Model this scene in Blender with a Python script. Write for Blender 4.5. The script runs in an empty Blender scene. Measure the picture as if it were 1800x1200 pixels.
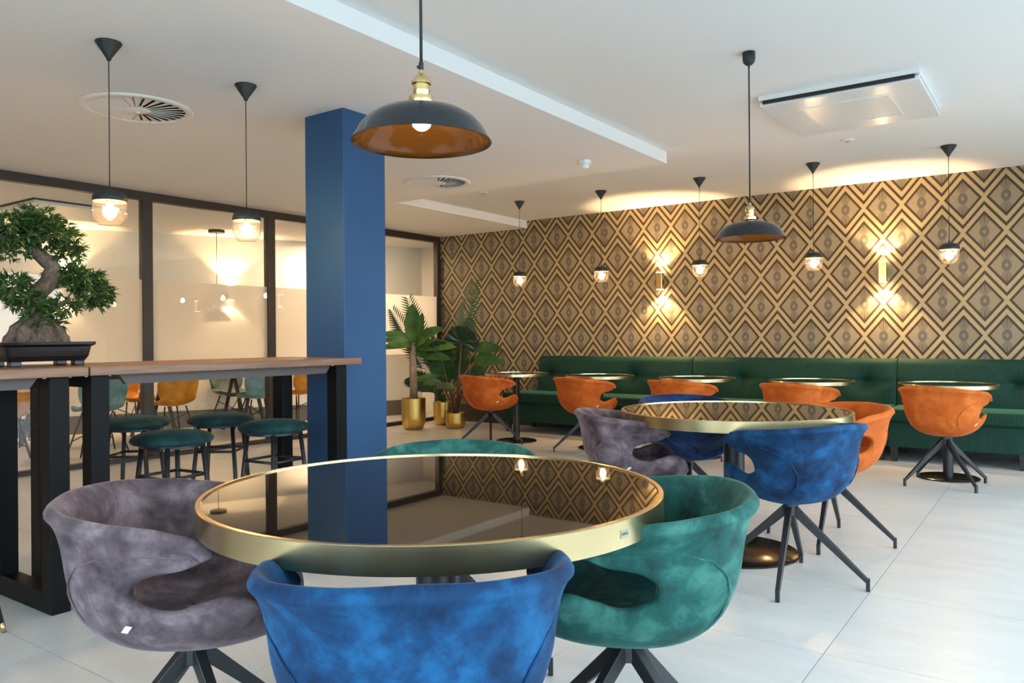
import bpy, bmesh, math, random
from mathutils import Vector, Matrix
R = math.radians
random.seed(7)
S = bpy.context.scene
COL = S.collection

# ------------------------------------------------------------------ camera
CAM = Vector((7.307, -8.569, 1.163))
YAW, ROLL, FPX, CY = 0.6156, -0.0075, 1371.98, 593.28
fw = Vector((-math.sin(YAW), math.cos(YAW), 0)); rt = Vector((math.cos(YAW), math.sin(YAW), 0)); up = Vector((0, 0, 1))
cr, sr = math.cos(ROLL), math.sin(ROLL)
cx_ = cr * rt + sr * up; cy_ = -sr * rt + cr * up; cz_ = -fw
cd = bpy.data.cameras.new('camera'); co = bpy.data.objects.new('camera', cd); COL.objects.link(co)
co.matrix_world = Matrix(((cx_.x, cy_.x, cz_.x, CAM.x), (cx_.y, cy_.y, cz_.y, CAM.y), (cx_.z, cy_.z, cz_.z, CAM.z), (0, 0, 0, 1)))
cd.sensor_width = 36; cd.sensor_fit = 'HORIZONTAL'; cd.lens = 36 * FPX / 1800
cd.shift_y = -(600 - CY) / 1800; cd.clip_start = .05
S.camera = co

# ------------------------------------------------------------------ world, daylight, exposure
w = bpy.data.worlds.new('sky'); S.world = w; w.use_nodes = True
bg = w.node_tree.nodes['Background']
bg.inputs[0].default_value = (.65, .85, 1.0, 1); bg.inputs[1].default_value = 4.4
S.view_settings.view_transform = 'Standard'; S.view_settings.look = 'None'
S.view_settings.gamma = 1; S.view_settings.exposure = 1.05; S.view_settings.use_curve_mapping = False
S.cycles.use_denoising = True; S.cycles.max_bounces = 8; S.cycles.diffuse_bounces = 4; S.cycles.glossy_bounces = 4
S.cycles.transparent_max_bounces = 12; S.cycles.caustics_reflective = False; S.cycles.caustics_refractive = False
S.cycles.sample_clamp_indirect = 6
RX, RY = 9.3, -10.8            # room extent (right wall, wall behind the camera)
def portal(name, loc, rot, sx, sy):
    l = bpy.data.lights.new(name, 'AREA'); l.shape = 'RECTANGLE'; l.size = sx; l.size_y = sy
    l.cycles.is_portal = True
    o = bpy.data.objects.new(name, l); COL.objects.link(o); o.location = loc; o.rotation_euler = rot
portal('window_portal', (RX + .02, -5.5, 1.33), (0, R(90), 0), 2.46, 9.4)
portal('window_portal', (6.6, RY - .02, 1.33), (R(90), 0, 0), 4.4, 2.46)

# ------------------------------------------------------------------ helpers
class MB:
    def __init__(s): s.v = []; s.f = []
    def add(s, vs, fs):
        n = len(s.v); s.v += [tuple(v) for v in vs]; s.f += [tuple(i + n for i in f) for f in fs]; return s
    def box(s, x0, x1, y0, y1, z0, z1):
        return s.add([(x0,y0,z0),(x1,y0,z0),(x1,y1,z0),(x0,y1,z0),(x0,y0,z1),(x1,y0,z1),(x1,y1,z1),(x0,y1,z1)],
                     [(0,3,2,1),(4,5,6,7),(0,1,5,4),(1,2,6,5),(2,3,7,6),(3,0,4,7)])
    def prism(s, poly, z0, z1):
        n = len(poly)
        return s.add([(x,y,z0) for x,y in poly] + [(x,y,z1) for x,y in poly],
                     [tuple(range(n-1,-1,-1)), tuple(range(n,2*n))] + [(i,(i+1)%n,(i+1)%n+n,i+n) for i in range(n)])
    def lathe(s, prof, seg=32, c=(0,0), caps=True, closed=False):
        vs = []; n = len(prof)
        for r, z in prof:
            for k in range(seg):
                a = 2*math.pi*k/seg; vs.append((c[0]+r*math.cos(a), c[1]+r*math.sin(a), z))
        fs = []
        for i in range(n-1 if not closed else n):
            j = (i+1) % n
            for k in range(seg):
                l = (k+1) % seg; fs.append((i*seg+k, i*seg+l, j*seg+l, j*seg+k))
        if caps and not closed:
            fs.append(tuple(range(seg-1,-1,-1))); fs.append(tuple(range((n-1)*seg, n*seg)))
        return s.add(vs, fs)
    def tube(s, pts, rad, seg=8, caps=True):
        pts = [Vector(p) for p in pts]; n = len(pts)
        rs = rad if isinstance(rad, (list, tuple)) else [rad]*n
        t0 = (pts[1]-pts[0]).normalized()
        ref = Vector((0,0,1)) if abs(t0.z) < .9 else Vector((1,0,0))
        nx = t0.cross(ref).normalized(); vs = []
        for i, p in enumerate(pts):
            t = (pts[min(i+1,n-1)]-pts[max(i-1,0)])
            if t.length < 1e-9: t = t0
            t.normalize(); nx = (nx - t*nx.dot(t)).normalized(); ny = t.cross(nx)
            for k in range(seg):
                a = 2*math.pi*k/seg; vs.append(p + rs[i]*(math.cos(a)*nx + math.sin(a)*ny))
        fs = []
        for i in range(n-1):
            for k in range(seg):
                l = (k+1) % seg; fs.append((i*seg+k, i*seg+l, (i+1)*seg+l, (i+1)*seg+k))
        if caps: fs.append(tuple(range(seg-1,-1,-1))); fs.append(tuple(range((n-1)*seg, n*seg)))
        return s.add(vs, fs)
    def bar(s, a, b, wa, ha, wb=None, hb=None):          # tapered box between two points (width across, height up)
        a = Vector(a); b = Vector(b); wb = wa if wb is None else wb; hb = ha if hb is None else hb
        t = (b-a).normalized(); ref = Vector((0,0,1)) if abs(t.z) < .95 else Vector((0,1,0))
        sx = t.cross(ref).normalized(); sy = sx.cross(t).normalized()
        vs = []
        for p, ww, hh in ((a,wa,ha),(b,wb,hb)):
            for i, j in ((-1,-1),(1,-1),(1,1),(-1,1)): vs.append(p + sx*i*ww/2 + sy*j*hh/2)
        return s.add(vs, [(0,1,2,3),(7,6,5,4),(0,4,5,1),(1,5,6,2),(2,6,7,3),(3,7,4,0)])
    def grid(s, pts):                                      # rows x cols of points
        nr, nc = len(pts), len(pts[0])
        return s.add([p for r in pts for p in r], [(i*nc+j, i*nc+j+1, (i+1)*nc+j+1, (i+1)*nc+j) for i in range(nr-1) for j in range(nc-1)])
    def mesh(s, name, smooth=False, bev=0, segs=2):
        me = bpy.data.meshes.new(name); me.from_pydata(s.v, [], s.f)
        bm = bmesh.new(); bm.from_mesh(me)
        bmesh.ops.recalc_face_normals(bm, faces=bm.faces)
        if bev:
            bm.edges.ensure_lookup_table()
            es = [e for e in bm.edges if len(e.link_faces) == 2 and e.calc_face_angle(0) > R(30)]
            bmesh.ops.bevel(bm, geom=es, offset=bev, segments=segs, affect='EDGES', profile=.6, clamp_overlap=True)
        bm.to_mesh(me); bm.free()
        if smooth: me.polygons.foreach_set('use_smooth', [True]*len(me.polygons))
        me.update(); return me
    def build(s, name, mat, parent=None, smooth=False, bev=0, segs=2, auto=None):
        me = s.mesh(name, smooth or bool(auto), bev, segs)
        if auto: sharp(me, auto)
        me.materials.append(mat)
        return ob(name, me, parent)
def sharp(me, ang):
    bm = bmesh.new(); bm.from_mesh(me)
    for e in bm.edges: e.smooth = not (len(e.link_faces) == 2 and e.calc_face_angle(0) > R(ang))
    bm.to_mesh(me); bm.free()
def ob(name, me, parent=None, mat=None):
    o = bpy.data.objects.new(name, me); COL.objects.link(o)
    if parent is not None: o.parent = parent
    if mat is not None:
        o.material_slots[0].link = 'OBJECT'; o.material_slots[0].material = mat
    return o
def tag(o, label=None, cat=None, group=None, kind=None):
    if label: o['label'] = label
    if cat: o['category'] = cat
    if group: o['group'] = group
    if kind: o['kind'] = kind
    return o
def thing(name, label, cat, loc=(0,0,0), rotz=0, group=None):
    o = bpy.data.objects.new(name, None); COL.objects.link(o); o.empty_display_size = .1
    o.location = loc; o.rotation_euler = (0,0,rotz)
    return tag(o, label, cat, group)
def struct(name, label, mb, mat, cat=None, **k):
    return tag(mb.build(name, mat, **k), label, cat or name.split('_')[0], kind='structure')
def baked(mb, name, mods, smooth=True):
    me = mb.mesh(name, smooth); o = bpy.data.objects.new('bake', me); COL.objects.link(o)
    for typ, kw in mods:
        m = o.modifiers.new(typ, typ)
        for k, v in kw.items(): setattr(m, k, v)
    dg = bpy.context.evaluated_depsgraph_get(); dg.update()
    out = bpy.data.meshes.new_from_object(o.evaluated_get(dg)); out.name = name
    bpy.data.objects.remove(o); bpy.data.meshes.remove(me)
    if smooth: out.polygons.foreach_set('use_smooth', [True]*len(out.polygons))
    return out
def copy_thing(root, loc, rotz=None, label=None):
    c = root.copy(); COL.objects.link(c); c.location = loc
    if rotz is not None: c.rotation_euler = (0,0,rotz)
    if label: c['label'] = label
    def rec(a, b):
        for ch in a.children:
            d = ch.copy(); COL.objects.link(d); d.parent = b; rec(ch, d)
    rec(root, c); return c

# ------------------------------------------------------------------ materials
def mat(name, col, rough=.5, metal=0., spec=.5, emis=None, es=0., **kw):
    m = bpy.data.materials.new(name); m.use_nodes = True; b = m.node_tree.nodes['Principled BSDF']
    b.inputs['Base Color'].default_value = (*col, 1); b.inputs['Roughness'].default_value = rough
    b.inputs['Metallic'].default_value = metal; b.inputs['Specular IOR Level'].default_value = spec
    if emis: b.inputs['Emission Color'].default_value = (*emis, 1); b.inputs['Emission Strength'].default_value = es
    for k, v in kw.items(): b.inputs[k].default_value = v
    return m
class NT:
    def __init__(s, m): s.t = m.node_tree; s.n = s.t.nodes; s.b = s.n.get('Principled BSDF')
    def new(s, typ, **kw):
        n = s.n.new(typ)
        for k, v in kw.items(): setattr(n, k, v)
        return n
    def link(s, a, b): s.t.links.new(a, b)
    def m(s, op, a, b=None, c=None):
        n = s.new('ShaderNodeMath', operation=op)
        for i, v in enumerate((a, b, c)):
            if v is None: continue
            if isinstance(v, (int, float)): n.inputs[i].default_value = v
            else: s.link(v, n.inputs[i])
        return n.outputs[0]
    def noise(s, vec, scale, detail=3, rough=.5, dist=0, w=None):
        n = s.new('ShaderNodeTexNoise'); n.inputs['Scale'].default_value = scale; n.inputs['Detail'].default_value = detail
        n.inputs['Roughness'].default_value = rough; n.inputs['Distortion'].default_value = dist
        if w is not None: n.noise_dimensions = '4D'; s.link(w, n.inputs['W'])
        s.link(vec, n.inputs['Vector']); return n.outputs['Fac']
    def ramp(s, fac, stops):
        n = s.new('ShaderNodeValToRGB'); e = n.color_ramp.elements
        while len(e) < len(stops): e.new(.5)
        for i, (p, c) in enumerate(stops): e[i].position = p; e[i].color = (*c, 1)
        s.link(fac, n.inputs[0]); return n.outputs[0]
    def mix(s, fac, a, b):
        n = s.new('ShaderNodeMix', data_type='RGBA')
        for v, i in ((fac, 0), (a, 6), (b, 7)):
            if isinstance(v, (int, float)): n.inputs[i].default_value = v
            elif isinstance(v, tuple): n.inputs[i].default_value = (*v, 1)
            else: s.link(v, n.inputs[i])
        return n.outputs[2]
    def obj(s): return s.new('ShaderNodeTexCoord').outputs['Object']
    def geo(s): return s.new('ShaderNodeNewGeometry').outputs['Position']
    def scale(s, v, sc):
        n = s.new('ShaderNodeMapping'); n.inputs['Scale'].default_value = sc; s.link(v, n.inputs[0]); return n.outputs[0]
    def bump(s, h, st, dist=.01):
        n = s.new('ShaderNodeBump'); n.inputs['Strength'].default_value = st; n.inputs['Distance'].default_value = dist
        s.link(h, n.inputs['Height']); s.link(n.outputs[0], s.b.inputs['Normal'])
def velvet(name, dark, mid, light, sheen=.5):
    m = mat(name, mid, .75, spec=.25); t = NT(m)
    rnd = t.new('ShaderNodeObjectInfo').outputs['Random']
    wv = t.m('MULTIPLY', rnd, 30.)
    a = t.noise(t.obj(), 8.5, 6, .62, .35, wv)
    t.link(t.ramp(a, [(.36, dark), (.5, mid), (.66, light)]), t.b.inputs['Base Color'])
    t.b.inputs['Sheen Weight'].default_value = sheen; t.b.inputs['Sheen Roughness'].default_value = .35
    t.b.inputs['Sheen Tint'].default_value = (*[min(1, c*1.5+.1) for c in light], 1)
    t.bump(t.noise(t.obj(), 260, 2), .12, .002)
    return m
V = dict(
    grey=velvet('grey_velvet', (.040,.027,.031), (.106,.074,.084), (.255,.188,.21), .42),
    blue=velvet('blue_velvet', (.001,.010,.036), (.002,.033,.100), (.006,.090,.225), .25),
    navy=velvet('navy_velvet', (.003,.010,.040), (.005,.026,.10), (.010,.055,.18), .3),
    green=velvet('green_velvet', (.005,.032,.030), (.011,.078,.068), (.052,.18,.15), .28),
    orange=velvet('orange_velvet', (.40,.070,.006), (.50,.098,.009), (.60,.150,.026), .3),
    stool=velvet('dark_teal_velvet', (.003,.014,.016), (.006,.030,.031), (.012,.056,.055), .22),
)
def banq_mat():
    m = mat('bottle_green_velvet', (.02,.12,.07), .7, spec=.25); t = NT(m)
    s_ = t.noise(t.scale(t.geo(), (160, 160, 3)), 1., 3, .6)
    t.link(t.ramp(s_, [(.3, (.0025,.021,.013)), (.7, (.006,.047,.029))]), t.b.inputs['Base Color'])
    t.b.inputs['Sheen Weight'].default_value = .28; t.b.inputs['Sheen Roughness'].default_value = .3
    t.b.inputs['Sheen Tint'].default_value = (.25,.7,.4,1)
    return m
BANQ = banq_mat()
def brass_mat(name, col, rough, sc):
    m = mat(name, col, rough, 1.); t = NT(m)
    n = t.noise(t.scale(t.obj(), sc), 1., 3, .6)
    t.link(t.m('MULTIPLY_ADD', n, .03, rough - .015), t.b.inputs['Roughness'])
    t.link(t.mix(n, tuple(c*.985 for c in col), tuple(min(1, c*1.01) for c in col)), t.b.inputs['Base Color'])
    return m
BRASS = brass_mat('brushed_brass', (.60,.46,.25), .26, (3,3,90))
GOLD = brass_mat('gold_pot_metal', (.70,.47,.13), .30, (30,30,200))
BRASSP = mat('polished_brass', (.72,.52,.24), .22, 1.)
BLACK = mat('black_powder_coat', (.012,.012,.014), .42)
FRAME = mat('dark_bronze_frame', (.030,.022,.018), .45)
STEEL = mat('black_steel_profile', (.005,.0045,.005), .45, spec=.12)
GLASSTOP = mat('black_glass', (.006,.005,.004), .02, 0., .5); GLASSTOP.node_tree.nodes['Principled BSDF'].inputs['IOR'].default_value = 1.62
BASEB = mat('gloss_black_base', (.014,.008,.005), .16, spec=.35)
CABLE = mat('black_cable', (.015,.015,.017), .6)
MATTEB = mat('matte_black_plastic', (.016,.016,.018), .55)
ENAMEL = mat('black_enamel', (.012,.014,.018), .16)
SHADEIN = mat('bronze_inner_shade', (.030,.015,.004), .10, .2)
WHITE = mat('white_metal', (.80,.80,.78), .4)
GLOSSW = mat('gloss_white_panel', (.82,.83,.83), .18)
DARKSLOT = mat('dark_slot', (.01,.01,.012), .7)
TAGW = mat('white_label', (.75,.75,.74), .6)
def plaster(name, col):
    m = mat(name, col, .85, spec=.2); t = NT(m)
    t.bump(t.noise(t.geo(), 140, 3), .05, .003); return m
CEIL = plaster('ceiling_paint', (.86,.85,.84)); WALLW = plaster('wall_paint', (.80,.77,.72)); COLB = None
def column_mat():
    m = mat('blue_column_paint', (.020,.105,.245), .55, spec=.4); t = NT(m)
    n = t.noise(t.geo(), 2.2, 4)
    t.link(t.ramp(n, [(.3, (.015,.068,.170)), (.7, (.019,.078,.190))]), t.b.inputs['Base Color'])
    t.bump(t.noise(t.geo(), 90, 3), .08, .003); return m
COLB = column_mat()
def tile_mat():
    m = mat('concrete_look_tile', (.6,.58,.55), .32, spec=.5); t = NT(m)
    rnd = t.new('ShaderNodeObjectInfo').outputs['Random']
    a = t.noise(t.scale(t.geo(), (1.2, 4.5, 1)), 1.6, 6, .62, .6, t.m('MULTIPLY', rnd, 9.))
    b = t.noise(t.geo(), 34, 4, .6)
    f = t.m('ADD', t.m('MULTIPLY', a, .75), t.m('MULTIPLY', b, .25))
    t.link(t.ramp(f, [(.30, (.57,.555,.54)), (.55, (.65,.635,.62)), (.75, (.71,.70,.685))]), t.b.inputs['Base Color'])
    t.link(t.m('MULTIPLY_ADD', a, .16, .25), t.b.inputs['Roughness'])
    return m
TILE = tile_mat(); GROUT = mat('grout', (.30,.29,.28), .9)
def wood_mat(name='walnut_wood', ax=1):
    m = mat(name, (.25,.12,.06), .42); t = NT(m)
    sc = (14, 1.1, 14)
    n = t.noise(t.scale(t.geo(), sc), 1.6, 5, .6, .8)
    t.link(t.ramp(n, [(.25, (.115,.046,.022)), (.5, (.215,.095,.046)), (.8, (.33,.17,.09))]), t.b.inputs['Base Color'])
    t.bump(n, .08, .004); return m
WOOD = wood_mat()
APRON = mat('grey_brown_steel', (.085,.060,.055), .5, .2)
def wallpaper_mat():
    PX, PZ, X0, Z0, K = .3508, .6519, .2111, 2.4542, 1.24
    m = mat('art_deco_wallpaper', (.5,.4,.2), .5, spec=.35); t = NT(m)
    sp = t.new('ShaderNodeSeparateXYZ'); t.link(t.geo(), sp.inputs[0]); x, z = sp.outputs[0], sp.outputs[2]
    wz = t.m('DIVIDE', t.m('SUBTRACT', z, Z0), PZ/2)
    r = t.m('ROUND', wz)
    dz = t.m('MULTIPLY', t.m('SUBTRACT', wz, r), PZ/2)
    par = t.m('ABSOLUTE', t.m('MODULO', r, 2.))
    xs = t.m('SUBTRACT', t.m('DIVIDE', t.m('SUBTRACT', x, X0), PX), t.m('MULTIPLY', par, .5))
    dx = t.m('MULTIPLY', t.m('SUBTRACT', xs, t.m('ROUND', xs)), PX)
    u = t.m('ABSOLUTE', dx)
    # nearest row only covers half the diamond height: rows further than half a pitch are folded back
    tt = t.m('ADD', t.m('ABSOLUTE', dz), t.m('MULTIPLY', u, K))
    half = (PZ/2 + K*PX/2) / 2
    T = t.m('SUBTRACT', half, t.m('ABSOLUTE', t.m('SUBTRACT', tt, half)))
    # local coordinates of the diamond that really owns this point (own row or the neighbouring row)
    far = t.m('GREATER_THAN', tt, half)
    udx = t.m('MULTIPLY', far, t.m('SUBTRACT', PX/2, u)); lx = t.m('ADD', t.m('MULTIPLY', t.m('SUBTRACT', 1., far), u), udx)
    adz = t.m('ABSOLUTE', dz); udz = t.m('MULTIPLY', far, t.m('SUBTRACT', PZ/2, adz)); lz = t.m('ADD', t.m('MULTIPLY', t.m('SUBTRACT', 1., far), adz), udz)
    dark1 = t.m('MULTIPLY', t.m('GREATER_THAN', T, .163), t.m('LESS_THAN', T, .197))
    dark2 = t.m('GREATER_THAN', T, .253)
    dark = t.m('MAXIMUM', dark1, dark2); fill = t.m('LESS_THAN', T, .163)
    rr = t.m('SQRT', t.m('ADD', t.m('POWER', t.m('DIVIDE', lx, .041), 2.), t.m('POWER', t.m('DIVIDE', lz, .055), 2.)))
    circ = t.m('LESS_THAN', rr, 1.)
    rings = t.m('GREATER_THAN', t.m('SINE', t.m('MULTIPLY', rr, 44.)), .0)
    kern = t.m('LESS_THAN', t.m('ADD', t.m('DIVIDE', lx, .014), t.m('DIVIDE', lz, .019)), 1.)
    dot = t.m('LESS_THAN', t.m('ADD', t.m('DIVIDE', lx, .0055), t.m('DIVIDE', lz, .008)), 1.)
    ang = t.m('ARCTAN2', lx, t.m('SUBTRACT', lz, .012))
    rays = t.m('GREATER_THAN', t.m('SINE', t.m('MULTIPLY', ang, 62.)), t.m('MULTIPLY_ADD', lz, -5.5, .62))
    rays = t.m('MULTIPLY', rays, t.m('MULTIPLY', t.m('GREATER_THAN', lz, .05), t.m('LESS_THAN', t.m('ABSOLUTE', ang), .52)))
    fine = t.m('SINE', t.m('MULTIPLY', t.m('ARCTAN2', lx, lz), 120.))
    gold = (.385,.290,.140); brown = (.040,.025,.021)
    base = t.mix(t.m('MULTIPLY_ADD', fine, .1, .3), (.285,.225,.132), (.190,.150,.098))
    base = t.mix(t.m('MULTIPLY', rays, .85), base, (.07,.048,.035))
    ringc = t.mix(t.m('MULTIPLY_ADD', rings, .45, .4), (.185,.158,.118), (.075,.066,.060))
    base = t.mix(circ, base, ringc); base = t.mix(kern, base, (.34,.26,.14)); base = t.mix(dot, base, (.05,.035,.03))
    n = t.noise(t.scale(t.geo(), (90, 1, 4)), 1., 2)
    goldc = t.mix(n, tuple(c*.92 for c in gold), tuple(min(1, c*1.06) for c in gold))
    c = t.mix(fill, goldc, base); c = t.mix(dark, c, brown)
    t.link(c, t.b.inputs['Base Color'])
    return m
PAPER = wallpaper_mat()
def thin_glass(name, tint=(1,1,1), gloss=1., rough=0., ior=1.45, haze=0.):
    m = bpy.data.materials.new(name); m.use_nodes = True; t = NT(m); t.n.remove(t.b)
    tr = t.new('ShaderNodeBsdfTransparent'); tr.inputs[0].default_value = (*tint, 1)
    gl = t.new('ShaderNodeBsdfGlossy'); gl.inputs['Roughness'].default_value = rough
    fr = t.new('ShaderNodeFresnel'); bf = t.new('ShaderNodeNewGeometry').outputs['Backfacing']; t.link(t.m('ADD', t.m('MULTIPLY', bf, 1/ior - ior), ior), fr.inputs[0])
    mx = t.new('ShaderNodeMixShader'); t.link(t.m('MULTIPLY', fr.outputs[0], gloss), mx.inputs[0])
    src = tr.outputs[0]
    if haze:
        tl = t.new('ShaderNodeBsdfTranslucent'); tl.inputs[0].default_value = (1., .93, .88, 1); hz = t.new('ShaderNodeMixShader'); hz.inputs[0].default_value = haze
        t.link(tr.outputs[0], hz.inputs[1]); t.link(tl.outputs[0], hz.inputs[2]); src = hz.outputs[0]
    t.link(src, mx.inputs[1]); t.link(gl.outputs[0], mx.inputs[2])
    t.link(mx.outputs[0], t.n['Material Output'].inputs[0]); return m
PANE = thin_glass('window_glass', (.97,.98,.97)); LAMPGLASS = thin_glass('lamp_glass', (.97,.93,.89), 2.2, .03, 1.5, .007)
def film_mat():
    m = bpy.data.materials.new('frosted_film'); m.use_nodes = True; t = NT(m); t.n.remove(t.b)
    tl = t.new('ShaderNodeBsdfTranslucent'); tl.inputs[0].default_value = (1.,.985,.96,1)
    df = t.new('ShaderNodeBsdfDiffuse'); df.inputs[0].default_value = (.85,.84,.80,1)
    tr = t.new('ShaderNodeBsdfTransparent')
    a = t.new('ShaderNodeMixShader'); a.inputs[0].default_value = .12; t.link(tl.outputs[0], a.inputs[1]); t.link(df.outputs[0], a.inputs[2])
    b = t.new('ShaderNodeMixShader'); b.inputs[0].default_value = .62; t.link(tr.outputs[0], b.inputs[1]); t.link(a.outputs[0], b.inputs[2])
    t.link(b.outputs[0], t.n['Material Output'].inputs[0]); return m
FILM = film_mat()
def emit(name, col, st):
    m = bpy.data.materials.new(name); m.use_nodes = True; t = NT(m); t.n.remove(t.b)
    e = t.new('ShaderNodeEmission'); e.inputs[0].default_value = (*col, 1); e.inputs[1].default_value = st
    t.link(e.outputs[0], t.n['Material Output'].inputs[0]); return m
WARM = (1., .62, .27)
BULB = emit('warm_bulb', WARM, 240.); BULBBIG = emit('warm_bulb_large', WARM, 190.); DISC = emit('sconce_lens', (1., .68, .34), 80.)
FILLEMIT = emit('fill_lamp_diffuser', (1., .68, .40), 46.)  # glow of the unseen fill lamps added behind the glass

# ------------------------------------------------------------------ the room shell
ZL, ZU, ZA = 2.612, 2.71, 2.56          # lowered ceiling, upper ceiling, adjoining room ceiling
SX, SY, SX2 = 4.597, -2.471, 1.505      # edges of the lowered ceiling
slx = lambda y: -1.04 + .4525*y         # slanted wall of the adjoining room
ADJY = RY
floor = struct('floor', 'pale concrete-look tiled floor of the restaurant', MB().box(-6.2, RX+.2, RY-.2, .6, -.12, -.003), GROUT)
def clip(poly, a, b, c):                # keep a*x+b*y<=c
    out = []
    for i in range(len(poly)):
        p, q = poly[i], poly[(i+1) % len(poly)]; dp, dq = a*p[0]+b*p[1]-c, a*q[0]+b*q[1]-c
        if dp <= 0: out.append(p)
        if dp*dq < 0:
            k = dp/(dp-dq); out.append((p[0]+k*(q[0]-p[0]), p[1]+k*(q[1]-p[1])))
    return out
TP, GAP = .8003, .0018
full = None; tiles = 0
for i in range(-13, 5):
    for j in range(-10, 7):
        x0, y0 = 6.582 + i*TP, -3.987 + j*TP
        poly = [(x0+GAP, y0+GAP), (x0+TP-GAP, y0+GAP), (x0+TP-GAP, y0+TP-GAP), (x0+GAP, y0+TP-GAP)]
        parts = []
        p = clip(clip(clip(poly, 0, 1, 0), 0, -1, -RY), 1, 0, RX)
        a = clip(p, -1, 0, -.0)                                     # restaurant side
        if len(a) > 2: parts.append(a)
        if y0 > -7.5:                                                # adjoining room side
            b = clip(clip(poly, 1, 0, -.07), -1, .4525, 1.04)
            b = clip(b, 0, 1, .5) if len(b) > 2 else b
            if len(b) > 2: parts.append(b)
        for q in parts:
            area = abs(sum(q[k][0]*q[(k+1)%len(q)][1]-q[(k+1)%len(q)][0]*q[k][1] for k in range(len(q)))/2)
            if area < .01: continue
            ctr = (x0 - .4, y0)
            if abs(area - (TP-2*GAP)**2) < 1e-4:
                if full is None: full = MB().prism([(vx-x0, vy-y0) for vx, vy in q], -.012, 0).mesh('tile'); full.materials.append(TILE)
                o = ob('tile', full, floor)
            else:
                me = MB().prism([(vx-x0, vy-y0) for vx, vy in q], -.012, 0).mesh('tile'); me.materials.append(TILE); o = ob('tile', me, floor)
            o.location = (x0, y0, 0); tiles += 1
struct('ceiling', 'upper white ceiling along patterned wall and over the dining tables', MB().box(-.06, RX+.2, RY-.2, .2, ZU, ZU+.15), CEIL)
struct('ceiling', 'lowered white ceiling over bar tables, stepping back along patterned wall',
       MB().prism([(-.06, RY), (SX, RY), (SX, SY), (SX2, SY), (SX2, 0), (-.06, 0)], ZL, ZU), CEIL)
struct('wall_back', 'wall papered with gold and brown diamond pattern behind green banquette', MB().box(-.075, RX+.2, 0, .5, -.05, ZU), PAPER)
struct('baseboard_back', 'dark skirting board below the diamond wallpaper', MB().box(.02, RX, -.018, 0, 0, .24), FRAME)
wr = MB()
wr.box(RX, RX+.2, RY-.2, .18, -.05, .1); wr.box(RX, RX+.2, RY-.2, .18, 2.56, ZU); wr.box(RX, RX+.2, -.8, .18, .1, 2.56); wr.box(RX, RX+.2, RY-.2, -10.2, .1, 2.56)
struct('wall_right', 'white wall around the large street windows on right', wr, WALLW)
wf = MB()
wf.box(-.06, RX, RY-.2, RY, -.05, .1); wf.box(-.06, RX, RY-.2, RY, 2.56, ZU); wf.box(-.06, 4.4, RY-.2, RY, .1, 2.56); wf.box(8.8, RX, RY-.2, RY, .1, 2.56)
struct('wall_front', 'white wall with windows behind the viewpoint', wf, WALLW)
def window_set(name, label, along, a0, a1, fixed, n):
    f = MB(); d = .06
    def bx(m, u0, u1, z0, z1, t0, t1):
        m.box(*( (fixed+t0, fixed+t1, u0, u1) if along == 'y' else (u0, u1, fixed+t0, fixed+t1) ), z0, z1)
    bx(f, a0, a1, .1, .16, .04, .10); bx(f, a0, a1, 2.50, 2.56, .04, .10)
    for k in range(n+1):
        u = a0 + (a1-a0)*k/n; bx(f, max(a0, u-.03), min(a1, u+.03), .16, 2.50, .04, .10)
    o = struct(name, label, f, FRAME)
    for k in range(n):
        u0, u1 = a0+(a1-a0)*k/n+.03, a0+(a1-a0)*(k+1)/n-.03
        g = MB(); bx(g, u0, u1, .16, 2.50, .068, .072); g.build('pane', PANE, o)
window_set('window_3', 'tall street windows with dark frames in right wall', 'y', -10.2, -.8, RX, 6)
window_set('window_4', 'tall street windows with dark frames in wall behind the viewpoint', 'x', 4.4, 8.8, RY-.2, 3)
struct('ground', 'grey paved ground outside the windows', MB().box(-20, 60, -60, RY-.3, -.25, -.15).box(RX+.3, 60, RY-.3, 40, -.25, -.15), mat('paving', (.38,.38,.37), .9), 'ground')
# adjoining room
P0, P1 = (slx(.7), .7), (slx(RY), RY)
dv = Vector((P1[0]-P0[0], P1[1]-P0[1])).normalized(); nv = Vector((dv.y, -dv.x))  # points away from room?
if nv.x > 0: nv = -nv
struct('wall_left', 'slanted cream wall of the room behind the glass partition',
       MB().prism([P0, P1, (P1[0]+nv.x*.15, P1[1]+nv.y*.15), (P0[0]+nv.x*.15, P0[1]+nv.y*.15)], -.05, ZU), WALLW)
Q0, Q1 = (slx(-.02)-nv.x*.02, -.02), (slx(-7.2)-nv.x*.02, -7.2)
struct('baseboard_left', 'dark grey skirting along the slanted wall behind glass',
       MB().prism([(slx(.49), .49), (slx(-7.2), -7.2), (slx(-7.2)-nv.x*.02, -7.2), (slx(.49)-nv.x*.02, .49)], 0, .226), mat('grey_skirting', (.11,.10,.09), .5))
struct('wall_left', 'end wall closing the room behind the glass partition', MB().box(slx(.5)-.3, -.06, .5, .65, -.05, ZU), WALLW)
struct('wall_left', 'far end wall of the room behind the glass, out of view', MB().box(-6.1, -.06, RY-.2, RY, -.05, ZU), WALLW)
struct('ceiling', 'white ceiling of the room behind the glass partition', MB().prism([(-.075, RY), (-.075, .5), (slx(.5)-.1, .5), (slx(RY)-.1, RY)], ZA, ZU), CEIL)
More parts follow.
